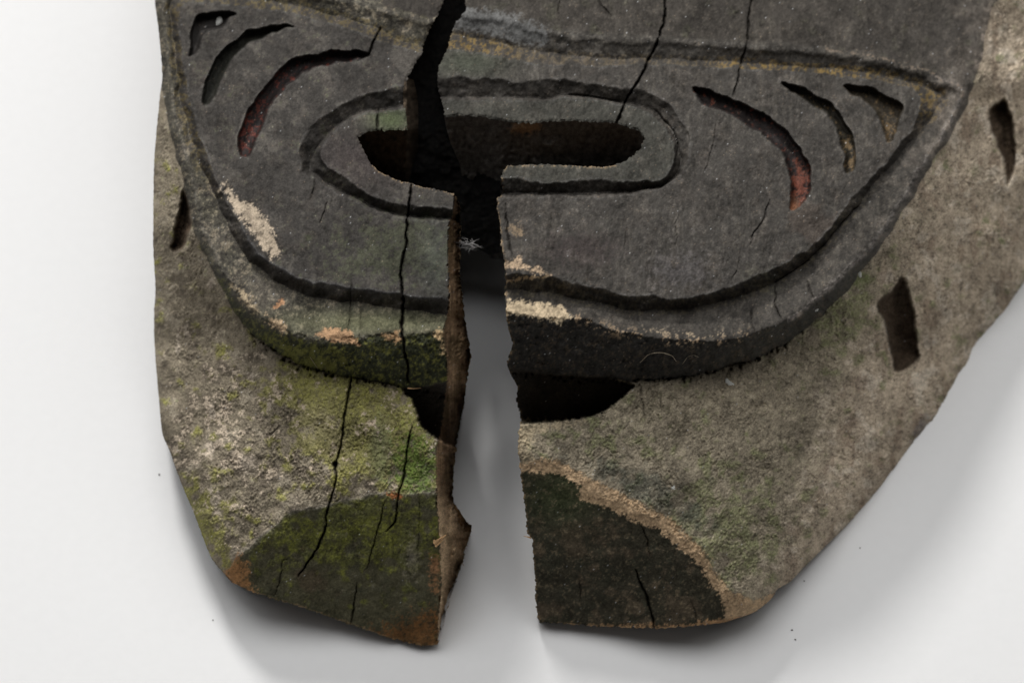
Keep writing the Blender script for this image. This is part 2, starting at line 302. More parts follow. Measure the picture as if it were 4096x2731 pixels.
PATCH_R = [
    ([(2000, 1205), (2090, 1204), (2180, 1213), (2240, 1222), (2275, 1250), (2290, 1268), (2240, 1290), (2140, 1268), (2040, 1255), (2000, 1258)], (.50, .40, .27), 6),
    ([(2000, 1060), (2045, 1045), (2075, 1030), (2085, 1058), (2140, 1075), (2200, 1098), (2150, 1096), (2085, 1072), (2000, 1072)], (.46, .34, .23), 8),
    ([(2000, 1128), (2060, 1112), (2160, 1104), (2200, 1110), (2120, 1113), (2060, 1122), (2000, 1138)], (.45, .34, .22), 3),
    ([(2040, 910), (2075, 900), (2095, 930), (2065, 945)], (.2, .15, .1), 12),
    ([(2079, 1846), (2168, 1834), (2239, 1843), (2305, 1881), (2376, 1917), (2465, 1965), (2555, 2006), (2644, 2048), (2733, 2119), (2823, 2209), (2846, 2274), (2912, 2352),
      (3001, 2400), (3079, 2380), (3120, 2350), (3100, 2420), (3000, 2470), (2900, 2490), (2890, 2399), (2840, 2334), (2793, 2250), (2704, 2179), (2644, 2119), (2525, 2078), (2424, 2024), (2317, 2000), (2317, 1947), (2269, 1911),
      (2186, 1887), (2096, 1884), (2050, 1880), (2050, 1850)], (.44, .31, .19), 6),
    ([(2060, 1690), (2240, 1688), (2330, 1682), (2250, 1708), (2140, 1730), (2110, 1800), (2130, 1835), (2060, 1850)], (.34, .28, .19), 14),
    ([(1800, 35), (1865, 35), (1990, 50), (2120, 85), (2200, 120), (2190, 170), (2130, 185), (2040, 165), (1900, 120), (1800, 115)], (.118, .117, .114), 14),
    ([(2160, 2506), (2700, 2500), (2960, 2470), (2960, 2540), (2160, 2540)], (.28, .17, .09), 8)]

# ------------------------------------------------------------------ the carved surface
def build_half(side):
    Lf = side == 'L'
    step = 4.0
    x0, x1 = (590, 1910) if Lf else (1735, 4360)
    gx = np.arange(x0, x1, step, dtype=np.float32); gy = np.arange(TOP, 2600, step, dtype=np.float32)
    X, Y = np.meshgrid(gx, gy); sh = X.shape; sd = 11 if Lf else 57
    N = lambda lo, hi, k, ax=1.0: fnoise(sh, step, lo, hi, sd * 100 + k, ax)
    wob = lambda a, lo, hi, k: (X + a * N(lo, hi, k), Y + a * N(lo, hi, k + 1))
    Xw, Yw = wob(0.9, 18, 90, 1); big = N(60, 400, 3)
    Xw = Xw + 3 * N(60, 250, 4); Yw = Yw + 3 * N(60, 250, 5)
    ra = 0.5 + 1.5 * ss(30, 120, dist_line(X, Y, SIL_L if Lf else SIL_R))
    Xr, Yr = X + ra * N(6, 60, 6), Y + ra * N(6, 60, 7)
    OUT, P0, P1, PV, P2, Q0, Q1 = (OUT_L, P0L, P1L, PVL, P2L, Q0L, Q1L) if Lf else (OUT_R, P0R, P1R, PVR, P2R, Q0R, Q1R)
    CRES, SLOT, RIDGE, FACET, HOL, CR, PATCH = (CRES_L, SLOT_L, RIDGE_L, FACET_L, HOL_L, CRACKS_L, PATCH_L) if Lf else (CRES_R, SLOT_R, RIDGE_R, FACET_R, HOL_R, CRACKS_R, PATCH_R)
    sp = lambda P: spline(P, True, 3)
    so = sdist(Xr, Yr, OUT)                              # outline
    s0 = sdist(Xw, Yw, sp(P0)); s1 = sdist(Xw, Yw, sp(P1)); sv = sdist(Xw, Yw, sp(PV)); s2 = sdist(Xw, Yw, sp(P2))
    q0 = sdist(Xw, Yw, sp(Q0)); q1 = sdist(Xw, Yw, sp(Q1))
    if Lf: PF = [(1950, TOP - 100), (560, TOP - 100), (570, -110)] + P0L[8:]
    else: PF = [(1650, TOP - 100)] + FACE_EDGE + P0R[16:]
    sf = sdist(Xw, Yw, PF)
    ds = np.maximum(-sf, 0)
    dsil = dist_line(X, Y, SIL_L if Lf else SIL_R)
    # overall form
    if Lf:
        Pl = plane(X, Y) - 0.00012 * np.maximum(1150 - X, 0) ** 2
        s = 0.46 + 0.25 * ss(1100, 700, X) * ss(1900, 1300, Y)
    else:
        Pl = plane(X, Y)
        s = 0.46 + 0.40 * ss(2900, 3700, X)
    Hs = (62 if Lf else 85) + (265 if Lf else 255) * ss(700, 1480, Y)
    if not Lf: Hs = Hs * (1 - .85 * ss(410, 330, Y))
    top = (ss(25, 70, sf) * (Y < 650)) if not Lf else (Y < 100) * ss(60, 200, X - 560)
    H = Hs * (1 - top) + 34 * top
    side_drop = H + s * ds + 0.00013 * ds ** 2
    # rim, channel, panel
    bot = ss(800, 1150, Y)
    hv = -(58 + 42 * bot); hr = -2 - (10 + 16 * Lf) * bot
    lev = np.zeros(sh, np.float32)
    o0 = s0 <= 0
    lev = np.where(o0, -side_drop, lev)
    band = (s0 > 0) & (s1 <= 0); t = s0 / (s0 - s1 + 1e-6)
    prof = 1 - (1 - t) ** (1.7 if Lf else 1.3)
    lev = np.where(band, -H + (hr + H) * prof, lev)
    band = (s1 > 0) & (sv <= 0); t = s1 / (s1 - sv + 1e-6)
    lev = np.where(band, hr + (hv - hr) * (0.75 * t + 0.25 * t ** 2.0), lev)
    band = (sv > 0) & (s2 <= 0); t = sv / (sv - s2 + 1e-6)
    lev = np.where(band, hv * (1 - t), lev)
    lev = lev + 9 * np.exp(-((s1 - 16) / 15.0) ** 2)
    # mouth ring channel
    vt = 0.86 - 0.62 * ss(560, 700, Y)
    band = (q0 > 0) & (q1 <= 0); t = q0 / (q0 - q1 + 1e-6)
    dv = 82.0 * np.where(t < vt, t / vt, (1 - t) / (1 - vt))
    lev = np.where(band, -dv + 4 * t, lev); lev = np.where(q1 > 0, 4, lev)
    W = Pl + lev
    # silhouette roll-off
    R = 150.0 if Lf else 120.0
    Rr = 60 + (R - 60) * ss(150, 620, Y) if Lf else R
    dd = np.clip(dsil, 0, Rr); W -= (Rr - np.sqrt(np.maximum(Rr ** 2 - (Rr - dd) ** 2, 0)))
    # groove of the chin facet
    dr = dist_line(Xw, Yw, RIDGE); fc = inside(Xw, Yw, FACET)
    W -= np.where(fc, 0.56 * (np.sqrt(dr ** 2 + 14 ** 2) - 14), 0)
    # crescents
    cm = []
    for P in CRES:
        c = sdist(Xw, Yw, sp(P), 30, X, Y); cm.append(c)
        W -= 60 * ss(-1, 10, c) + 14 * np.clip(c / 20.0, 0, 1) * (c > 0)
    sl = []
    for P in SLOT:
        c = sdist(Xw, Yw, sp(P), 40, X, Y); sl.append(c)
        W -= ss(-3, 22, c) * (60 + 75 * ss(-3, 60, c) + 40 * ss(-300, 0, P[0][1] - Y))
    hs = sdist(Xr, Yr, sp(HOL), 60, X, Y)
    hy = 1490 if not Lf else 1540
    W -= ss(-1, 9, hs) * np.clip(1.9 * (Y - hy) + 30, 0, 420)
    # relief noise
    chin = ss(5, 25, ds) * (1 - fc)
    rough = N(7, 26, 10); mid = N(24, 120, 12); lowf = N(150, 500, 14); grainv = N(8, 40, 16, 0.25)
    panel = 1 - ss(0, 10, -s0)
    grainv = N(6, 30, 16, 0.10); coarse = ss(-.4, 1.2, N(120, 500, 17))
    W += mid * (.7 + 1.0 * chin) + lowf * (4 + 3 * chin) + rough * (.2 + .12 * coarse + chin * (1.1 + 1.1 * coarse) + .5 * fc) + grainv * (.3 + .8 * chin + .5 * fc)
    W += N(5.5, 15, 28) * (.28 * (s0 > 0) + (.95 if Lf else .75) * chin + .5 * fc)
    # shallow tool marks
    tm = N(30, 140, 18, .7); W += 1.8 * np.abs(tm) * (s0 > 0) + 1.4 * np.abs(N(60, 260, 19, .7)) * chin
    # moss and lichen: where it grows and how high it stands
    nm, nt_ = N(5, 120, 50), N(40, 260, 51)
    if Lf:
        moss = np.clip((np.exp(-((X - 1500) / 300) ** 2 - ((Y - 1740) / 230) ** 2) * 1.25 + np.exp(-((X - 1250) / 240) ** 2 - ((Y - 1530) / 90) ** 2)
               + np.exp(-((X - 800) / 150) ** 2 - ((Y - 2120) / 220) ** 2) * .9 + fc * np.exp(-((X - 1400) / 450) ** 2 - ((Y - 2140) / 130) ** 2) * 1.1) + .28 * nt_ + .11 * nm, 0, 1)
    else:
        moss = np.clip((np.exp(-((X - 3330) / 190) ** 2 - ((Y - 1230) / 150) ** 2) + np.exp(-((X - 2900) / 240) ** 2 - ((Y - 2120) / 240) ** 2) + np.exp(-((X - 2300) / 300) ** 2 - ((Y - 1760) / 70) ** 2) * .6) + .28 * nt_ + .11 * nm, 0, 1)
    moss = ss(.25, .8, moss) * (s0 < 5)
    W += moss * (3 + 2.0 * np.clip(N(8, 30, 52), -1, 3))
    clf = ((s0 > 0) & (s1 <= 0)) * ss(900, 1200, Y); W += clf * (rough * .8 + mid * 3 + np.abs(N(14, 50, 20)) * -3)
    # ragged dirt line where the cliff meets the chin
    seam = np.exp(-((s0) / 9.0) ** 2) * ss(1200, 1400, Y); W -= seam * (6 + 12 * np.clip(N(10, 40, 22), 0, 3))
    W -= np.exp(-((s0 + 8) / 16.0) ** 2) * ss(1330, 1400, Y) * 34 * np.clip(N(14, 60, 23, .7) - .7, 0, 1.5)
    # cracks
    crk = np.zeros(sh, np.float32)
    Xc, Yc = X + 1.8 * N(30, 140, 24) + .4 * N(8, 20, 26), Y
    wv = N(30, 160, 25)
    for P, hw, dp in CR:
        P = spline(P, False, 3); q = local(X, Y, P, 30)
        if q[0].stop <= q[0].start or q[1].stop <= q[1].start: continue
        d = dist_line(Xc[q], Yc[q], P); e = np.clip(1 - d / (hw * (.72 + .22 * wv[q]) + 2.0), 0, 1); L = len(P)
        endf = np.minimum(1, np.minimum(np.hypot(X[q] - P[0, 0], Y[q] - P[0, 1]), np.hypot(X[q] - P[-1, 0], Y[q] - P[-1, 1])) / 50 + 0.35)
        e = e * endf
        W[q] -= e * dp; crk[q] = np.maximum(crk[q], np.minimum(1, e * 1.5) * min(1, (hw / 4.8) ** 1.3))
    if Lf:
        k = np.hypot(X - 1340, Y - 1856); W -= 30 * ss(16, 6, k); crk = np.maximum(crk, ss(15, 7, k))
    # broken inner wall of the left half
    wall = np.zeros(sh, np.float32)
    if Lf:
        WP = WALL_L1 + WALL_L2[::-1]
        ws = sdist(Xr, Yr, WP, 40, X, Y)
        a = dist_line(X + 3 * fnoise(sh, step, 14, 200, 775, .15), Y, WALL_L1); b = dist_line(X + 2.5 * N(10, 60, 27), Y, WALL_L2)
        inw = (ws > 0) | ((a < 60) & (ws > -1) & (so > 0) & (X > 1740))
        t = np.where(ws > 0, a / (a + b + 1e-6), 0)
        fib = fnoise(sh, step, 6, 40, 771, 0.18)
        W -= t * (360 + 9 * np.clip(fib, -2, 2) + 26 * np.clip(fnoise(sh, step, 40, 250, 774, .4), -2, 2) * ss(0, .4, t)); wall = ws
    # worn edge along the gap and the hole
    e = np.clip(14 - so, 0, 14); W -= 0.045 * e ** 2

    # ---------------- colour
    c = np.zeros(sh + (3,), np.float32)
    def mix(m, rgb): 
        m = np.clip(m, 0, 1)[..., None]; c[:] = c * (1 - m) + np.array(rgb, np.float32) * m
    def blob(cx, cy, rx, ry, ang=0):
        a = math.radians(ang); dx, dy = X - cx, Y - cy
        return np.exp(-(((dx * math.cos(a) + dy * math.sin(a)) / rx) ** 2 + ((-dx * math.sin(a) + dy * math.cos(a)) / ry) ** 2))
    n1, n2, n3, n4 = N(40, 300, 30), N(5, 90, 31), N(60, 500, 32), N(6, 22, 33)
    strk = N(6, 70, 45, 0.2) * ss(-1.2, 1.2, N(120, 500, 47)); gs = N(4.5, 14, 46)
    c[:] = (.0240, .0240, .0246)
    mix(0.5 * ss(-.5, 1.5, n1), (.034, .030, .029)); mix(0.45 * ss(0, 1.8, n3), (.020, .021, .022)); mix(.25 * ss(.2, 1.6, strk), (.042, .038, .034)); mix(.35 * ss(.8, 1.8, n1 + .3 * n2), (.062, .057, .053))
    face = (s0 <= 0) & (sf > 0); mix(face * 0.8, (.036, .031, .028)); mix(face * .5 * ss(-.3, 1.5, n1 + .4 * n2), (.044, .038, .034)); mix(face * ss(3000, 3800, X) * .4, (.058, .052, .048))
    rim = ((s0 > 0) & (sv <= 0)).astype(np.float32)
    body = ss(-2, 6, ds)
    if Lf:
        mix(rim * (.6 + .25 * n2), (.085, .080, .055)); mix(rim * ss(.7, 1.6, n2 + .4 * n1) * .8, (.2, .165, .11))
        mix(body, (.265, .225, .165)); mix(body * ss(-.1, 1.4, n1) * .65, (.14, .116, .088)); mix(body * ss(.6, 1.6, n3 + .4 * n2) * .6, (.30, .26, .2))
        mix(body * moss * (.8 + .15 * n2), (.29, .275, .085)); mix(body * moss * ss(-.2, 1.2, n1 - .3) * .6, (.285, .26, .12))
        mix(body * ss(.35, .95, blob(1660, 1870, 120, 170) + .22 * n2) * .85, (.115, .175, .038))
        mix(body * ss(.3, .9, blob(1520, 1800, 60, 170) + .15 * n2) * .5, (.21, .23, .14))
        mix(body * ss(.4, 1.0, blob(1290, 1720, 170, 120, 30) + .2 * n2 + .1 * n1) * .7, (.33, .29, .165))
        dk = ss(.3, .9, blob(1000, 1880, 160, 110, 30) + blob(900, 1500, 130, 160) * .6 + .25 * n1); mix(body * dk * .35, (.13, .105, .088))
        sp_ = ss(.9, 1.25, n2 * .42 + n1 * .4 + blob(920, 1720, 170, 320) * .8); mix(body * sp_ * .9 * ss(1100, 1500, Y), (.46, .38, .29))
        for (bx, by, rx, ry) in ((1000, 1500, 22, 30), (850, 1650, 18, 50), (840, 1800, 30, 45), (990, 1850, 45, 50), (862, 2000, 28, 60), (712, 1380, 12, 55), (745, 1330, 10, 45), (845, 1130, 18, 26), (1075, 1630, 14, 34)):
            mix(body * ss(.45, .8, blob(bx, by, rx, ry) + .16 * n2) * .8, (.46, .39, .31))
        gp = np.clip(ss(.3, .95, blob(1600, 1010, 300, 160, -8) + .2 * n1 + .2 * n2), 0, 1) * (s2 > 0)
        mix(gp * .7, (.066, .070, .040)); mix((s2 > 0) * blob(1740, 1040, 60, 160) * .6, (.075, .08, .062)); mix((q1 > 0) * blob(1560, 480, 90, 60) * .8, (.075, .095, .04))
        mix(((q1 > 0) * blob(1420, 640, 200, 120)) * .5, (.062, .047, .043))
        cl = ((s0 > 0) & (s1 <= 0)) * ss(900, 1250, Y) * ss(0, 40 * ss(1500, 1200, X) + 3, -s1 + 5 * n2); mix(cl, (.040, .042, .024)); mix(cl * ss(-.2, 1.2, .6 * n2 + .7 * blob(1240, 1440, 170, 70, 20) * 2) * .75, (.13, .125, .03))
        mix(rim * blob(1500, 1290, 420, 55) * .85 * (s1 > -6), (.14, .138, .075)); mix(rim * blob(1040, 1180, 90, 130, 40) * .4, (.13, .11, .085))
        och = ((sv > -26) & (s2 <= 2)) * ss(900, 500, Y) * ss(.1, 1.3, n2 + .3); mix(och * .6, (.12, .09, .035))
        mix(np.exp(-(s2 / 7.) ** 2) * (Y > 900) * .3, (.10, .10, .10))
        f = fc.astype(np.float32)
        mix(f, (.082, .076, .046)); mix(f * moss * (.65 + .25 * n2), (.14, .145, .032)); mix(f * ss(.2, 1.3, n1 + .4 * n2) * .5, (.055, .055, .036))
        mix(f * ss(.4, .9, blob(1250, 2330, 90, 70) + .2 * n1) * .4, (.11, .075, .05)); mix(f * ss(.3, .9, blob(1650, 2230, 40, 90) + .2 * n2) * .55, (.18, .16, .125))
        mix(np.exp(-(dr / 8.) ** 2) * (.5 + .2 * n2) * (so > 0), (.20, .18, .15))
    else:
        mix(rim * (.3 + .2 * n2), (.046, .042, .036)); mix(rim * ss(.2, 1.2, n1) * .3, (.068, .064, .056))
        mix(body, (.31, .265, .195)); mix(body * ss(-.2, 1.6, n1) * .5, (.205, .175, .13)); mix(body * ss(0, 1.5, strk) * .35, (.30, .265, .19))
        out_ = ss(.2, .9, ss(3250, 3650, X + .35 * (Y - 1300)) + .12 * n1); mix(body * out_ * .85, (.50, .41, .31)); mix(body * out_ * ss(.3, 1.6, n1 + .3 * n2) * .6, (.62, .54, .44))
        mix(body * out_ * ss(.5, 1.8, N(30, 200, 35, .4)) * .5, (.22, .155, .11)); mix(body * ss(.4, .9, blob(3680, 1720, 30, 110, 20) + .2 * n2) * .6, (.12, .115, .13))
        mix(body * moss * (.65 + .2 * n2), (.185, .195, .095)); mix(body * ss(.5, 1, blob(3050, 1120, 120, 70, 20) + blob(3430, 1110, 80, 80) + .15 * n2) * .55, (.12, .155, .055))
        mix(body * ss(.4, 1, blob(2600, 1980, 330, 90, 28) + .2 * n1 + .1 * n2) * .7, (.10, .105, .085))
        mix(body * ss(.4, 1.1, blob(2500, 1640, 330, 130, 10) + .2 * n1 + .15 * strk) * .5, (.15, .13, .09))
        mix(body * ss(.9, 1.6, gs * .5 + n2 * .6) * .5, (.42, .36, .26)); mix(body * ss(.9, 1.6, -gs * .5 - n2 * .6) * .45, (.07, .06, .045))
        mix((s2 > 0) * ss(.3, 1, blob(2320, 1000, 200, 90) + .15 * n2) * .4, (.05, .033, .032)); mix((s2 > 0) * ss(.3, 1, blob(2720, 1080, 150, 80) + .2 * n2 + .15 * strk) * .5, (.10, .09, .085))
        mix((q1 > 0) * .45, (.055, .057, .043)); mix((s2 > 0) * (q0 < 0) * blob(1880, 250, 160, 60) * .7, (.07, .078, .052))
        mix((s2 > 0) * ss(.5, 1, blob(3250, 900, 130, 130, 40) + .2 * n1) * .4, (.085, .062, .046))
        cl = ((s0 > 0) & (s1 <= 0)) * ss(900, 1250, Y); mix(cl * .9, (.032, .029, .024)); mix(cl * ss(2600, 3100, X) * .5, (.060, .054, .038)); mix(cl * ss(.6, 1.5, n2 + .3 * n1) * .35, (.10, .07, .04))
        och = ((sv > -20) & (s2 <= 2)) * ss(600, 350, Y); k = np.clip(blob(1900, 185, 170, 60) + blob(2980, 270, 120, 40) + blob(3300, 290, 330, 40) + blob(3700, 430, 110, 110), 0, 1)
        mix(och * (.2 + .7 * k) * ss(-.5, 1.1, n2) * .9, (.20, .132, .04)); mix(((sv > -20) & (s2 <= 0)) * ss(700, 900, Y) * .5 * ss(-.5, 1, n2), (.12, .10, .062))
        crest = np.exp(-((s1 + 2) / 20.) ** 2) * (Y > 1200) * (X > 2300) * (X < 3000); mix(crest * ss(.35, .8, n2 * .55 + n1 * .25) * .9, (.40, .285, .17))
        crest = np.exp(-((s1 - 25) / 12.) ** 2) * (Y > 1200) * (X > 2560) * (X < 2900); mix(crest * ss(.3, .8, n2 * .6 + n1 * .2) * .8, (.36, .28, .18))
        ed = np.exp(-((s1 + 2) / 9.) ** 2) * (X > 3150) * (Y > 300); mix(ed * (.75 + .3 * n2), (.25, .22, .185)); mix(ed * ss(.6, 1.2, n1) * .8, (.46, .38, .29))
        edt = np.exp(-((s1) / 7.) ** 2) * (X > 3300) * (Y < 400); mix(edt * ss(-.4, 1, n2) * .8, (.30, .22, .145))
        bl = np.exp(-(sf / 20.) ** 2) * (Y < 340) * ss(-.6, .9, n1 + .5 * n2); mix(bl * .8, (.32, .26, .20))
        f = fc.astype(np.float32)
        mix(f, (.048, .043, .030)); mix(f * ss(-.2, 1.3, n1 + .3 * n2) * .6, (.040, .040, .028)); mix(f * ss(.3, 1.3, n3 + .4 * n2) * .5, (.085, .062, .042)); mix(f * blob(2240, 1980, 140, 110) * .6, (.055, .07, .03)); mix(f * ss(1.0, 1.8, n2) * .5, (.14, .11, .07))
    c *= 1 - (s0 > 0)[..., None] * np.array((.05, .035, -.04), np.float32)
    c *= 1 - ((s0 <= 0) & (sf > 0))[..., None] * np.array((.27, .25, .19), np.float32)
    c *= 1 - rim[..., None] * (.18 * (not Lf))
    wear_highlight = ss(-.9, .9, n2 + .5 * n1)  # edge wear mask, also paints an edge highlight into the colour
    for q, amt in ((s2, .55), (q1, .5), (-q0, .4)): mix(np.exp(-((q - 5) / 5.) ** 2) * wear_highlight * amt * (s2 > -2), (.095, .092, .088))
    for q in cm: mix(np.exp(-((q + 5) / 5.) ** 2) * wear_highlight * .45, (.10, .094, .086))
    mix(np.exp(-((s1 - 4) / 7.) ** 2) * wear_highlight * .5 * (Y < 1150), (.12, .112, .10))
    # painted or dirty grooves
    for i, q in enumerate(cm):
        m = ss(-1, 5, q)
        base = [(.040, .031, .020), (.026, .022, .015), (.017, .012, .011)][i]
        if Lf: base = [(.020, .017, .015), (.017, .0165, .012), (.018, .012, .011)][i]
        mix(m, base)
        if i == 2:
            if Lf: r = ss(.5, 1.5, .6 * n2 + blob(990, 500, 60, 130, 15) * 1.1 + blob(1120, 300, 40, 30)); mix(m * r * .9, (.095, .022, .014))
            else: r = ss(.3, 1.2, .4 * n2 + blob(3200, 730, 45, 80) * 1.4); mix(m * r * .9, (.15, .045, .026)); mix(m * blob(3170, 830, 25, 35) * .8, (.34, .16, .085))
        elif not Lf:
            mix(m * ss(.5, 1.3, .5 * n2 + blob(3400, 620, 50, 80) + blob(3550, 510, 40, 50)) * .75, (.16, .105, .05))
    for q in sl: mix(ss(0, 14, q), (.085, .06, .04))
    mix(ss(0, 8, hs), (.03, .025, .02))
    for P, rgb, soft in PATCH:
        s = local(X, Y, P, soft * 3 + 8)
        if s[0].stop <= s[0].start or s[1].stop <= s[1].start: continue
        d = dist_line(X[s], Y[s], P, True); d = np.where(inside(X[s], Y[s], P), d, -d)
        m = ss(-soft, soft, d + (n2[s] * .75 + n4[s] * .15) * (soft * .6 + 4)); W[s] -= 3.0 * m * (soft < 12); m = (m * (.92 + .06 * n2[s]).clip(0, 1))[..., None]
        c[s] = c[s] * (1 - m) + np.array(rgb, np.float32) * m
    # pale broken edges
    lo = np.exp(-(np.maximum(so, 0) / 5.) ** 2) * ss(60, 100, dsil)
    mix(lo * ss(-.6, .8, n2) * .6 * (Y > 660), (.36, .25, .14))
    if Lf:
        fb2 = fnoise(sh, step, 10, 80, 772, 0.06); fb3 = fnoise(sh, step, 30, 200, 773, .5)
        mix(ss(-1, 3, wall), (.24, .155, .09)); mix(ss(0, 3, wall) * ss(-.3, 1.2, fb2) * .8, (.40, .27, .16)); mix(ss(0, 3, wall) * ss(.1, 1.6, -fb2) * .5, (.07, .045, .026))
        mix(ss(0, 3, wall) * ss(1880, 2080, Y) * .75, (.66, .48, .30)); mix(ss(0, 3, wall) * ss(.3, 1.2, fb3) * .5, (.10, .07, .03))
    # specks
    spk = N(5, 9, 40)
    mix(ss(2.5, 3.1, spk + .35 * n1) * .55 * (1 - .5 * body), (.26, .20, .145)); mix(ss(2.9, 3.4, N(5, 9, 41)) * .8, (.5, .5, .5))
    mix(ss(1.6, 2.6, -spk) * .5, (.03, .027, .023))
    c *= np.clip(1 + .06 * n4 + .12 * n2 + .05 * strk + .10 * n3, .5, 1.6)[..., None]
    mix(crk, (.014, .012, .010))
    c = np.clip(c, .008, .75)

    # ---------------- mesh with the outline snapped
    cen = (so[:-1, :-1] + so[1:, :-1] + so[:-1, 1:] + so[1:, 1:]) / 4
    cell = cen > 0
    gyv, gxv = np.gradient(so, step); gn = np.maximum(gxv ** 2 + gyv ** 2, .25)
    vin = np.zeros(sh, bool)
    for a, b in ((slice(0, -1), slice(0, -1)), (slice(1, None), slice(0, -1)), (slice(0, -1), slice(1, None)), (slice(1, None), slice(1, None))): vin[a, b] |= cell
    full = np.zeros(sh, int); 
    for a, b in ((slice(0, -1), slice(0, -1)), (slice(1, None), slice(0, -1)), (slice(0, -1), slice(1, None)), (slice(1, None), slice(1, None))): full[a, b] += cell
    bd = vin & (full < 4)
    mvx = np.where(bd, np.clip(-so * gxv / gn, -3.2, 3.2), 0); mvy = np.where(bd, np.clip(-so * gyv / gn, -3.2, 3.2), 0)
    PX, PY = X + mvx, Y + mvy
    PX = np.where(bd & (Y <= TOP + step), X, PX)
    P = pos(PX.astype(np.float64), PY.astype(np.float64), W.astype(np.float64))
    gu = np.gradient(P, axis=1); gv = np.gradient(P, axis=0)
    nrm = np.cross(gv, gu); nrm /= np.linalg.norm(nrm, axis=-1, keepdims=True) + 1e-20
    idx = np.arange(sh[0] * sh[1]).reshape(sh)
    Q = np.stack([idx[1:, :-1], idx[1:, 1:], idx[:-1, 1:], idx[:-1, :-1]], -1)
    # regions per cell
    def cc(a): return (a[:-1, :-1] + a[1:, 1:]) * .5
    reg = np.full(cell.shape, 0)                      # 0 jaw
    reg[(cc(sf) > 0) & ((cc(X) > 760) | (not Lf))] = 1                               # upper face
    reg[(cc(s0) > 0) | ((cc(X) <= 760) & (cc(Y) < 0) & Lf)] = 2                               # rim
    reg[cc(sv) > 0] = 3                               # panel
    reg[cc(q0) > 0] = 4                               # ring channel
    reg[cc(q1) > 0] = 5                               # mouth ring
    reg[(cc(fc.astype(float)) > .5) & (cc(s0) <= 0)] = 6
    for i, q in enumerate(cm): reg[cc(q) > 0] = 10 + i
    for i, q in enumerate(sl): reg[cc(q) > 2] = 20 + i
    reg[cc(hs) > 2] = 30
    if Lf: reg[cc(wall) > 0] = 40
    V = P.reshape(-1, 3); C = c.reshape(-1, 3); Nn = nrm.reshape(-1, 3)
    def part(rid, name, mat, parent, label=None):
        f = Q[cell & (reg == rid)]
        if len(f) == 0: return None
        u, inv = np.unique(f.ravel(), return_inverse=True)
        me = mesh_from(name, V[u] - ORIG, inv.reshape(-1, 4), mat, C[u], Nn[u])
        o = new_obj(name, me, parent)
        if label: o['label'] = label
        return o
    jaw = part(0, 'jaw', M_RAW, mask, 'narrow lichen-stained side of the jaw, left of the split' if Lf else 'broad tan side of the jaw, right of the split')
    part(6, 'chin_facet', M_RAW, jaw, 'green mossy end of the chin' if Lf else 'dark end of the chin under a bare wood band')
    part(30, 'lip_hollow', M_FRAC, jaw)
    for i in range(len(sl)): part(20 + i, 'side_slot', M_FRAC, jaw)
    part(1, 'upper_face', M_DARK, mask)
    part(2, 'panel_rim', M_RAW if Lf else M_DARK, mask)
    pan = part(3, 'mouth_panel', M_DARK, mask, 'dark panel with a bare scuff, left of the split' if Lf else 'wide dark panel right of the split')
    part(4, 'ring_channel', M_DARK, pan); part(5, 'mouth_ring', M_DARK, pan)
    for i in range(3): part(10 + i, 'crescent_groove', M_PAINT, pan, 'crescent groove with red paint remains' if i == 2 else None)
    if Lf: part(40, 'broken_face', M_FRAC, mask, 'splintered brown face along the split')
    return X, Y, W, so

ORIG = np.array([0.0, 0.0, 0.0])
mask = bpy.data.objects.new('wooden_mask', None); col.objects.link(mask)
mask['label'] = 'weathered carved wooden mask with slotted mouth, split down the middle, lying on white paper'
mask['category'] = 'mask'
FIELDS = {s: build_half(s) for s in 'LR'}

def sample(side, x, y):
    X, Y, W, so = FIELDS[side]
    i = int(np.clip(round((x - X[0, 0]) / 4), 0, X.shape[1] - 1)); j = int(np.clip(round((y - Y[0, 0]) / 4), 0, X.shape[0] - 1))
    return float(W[j, i])

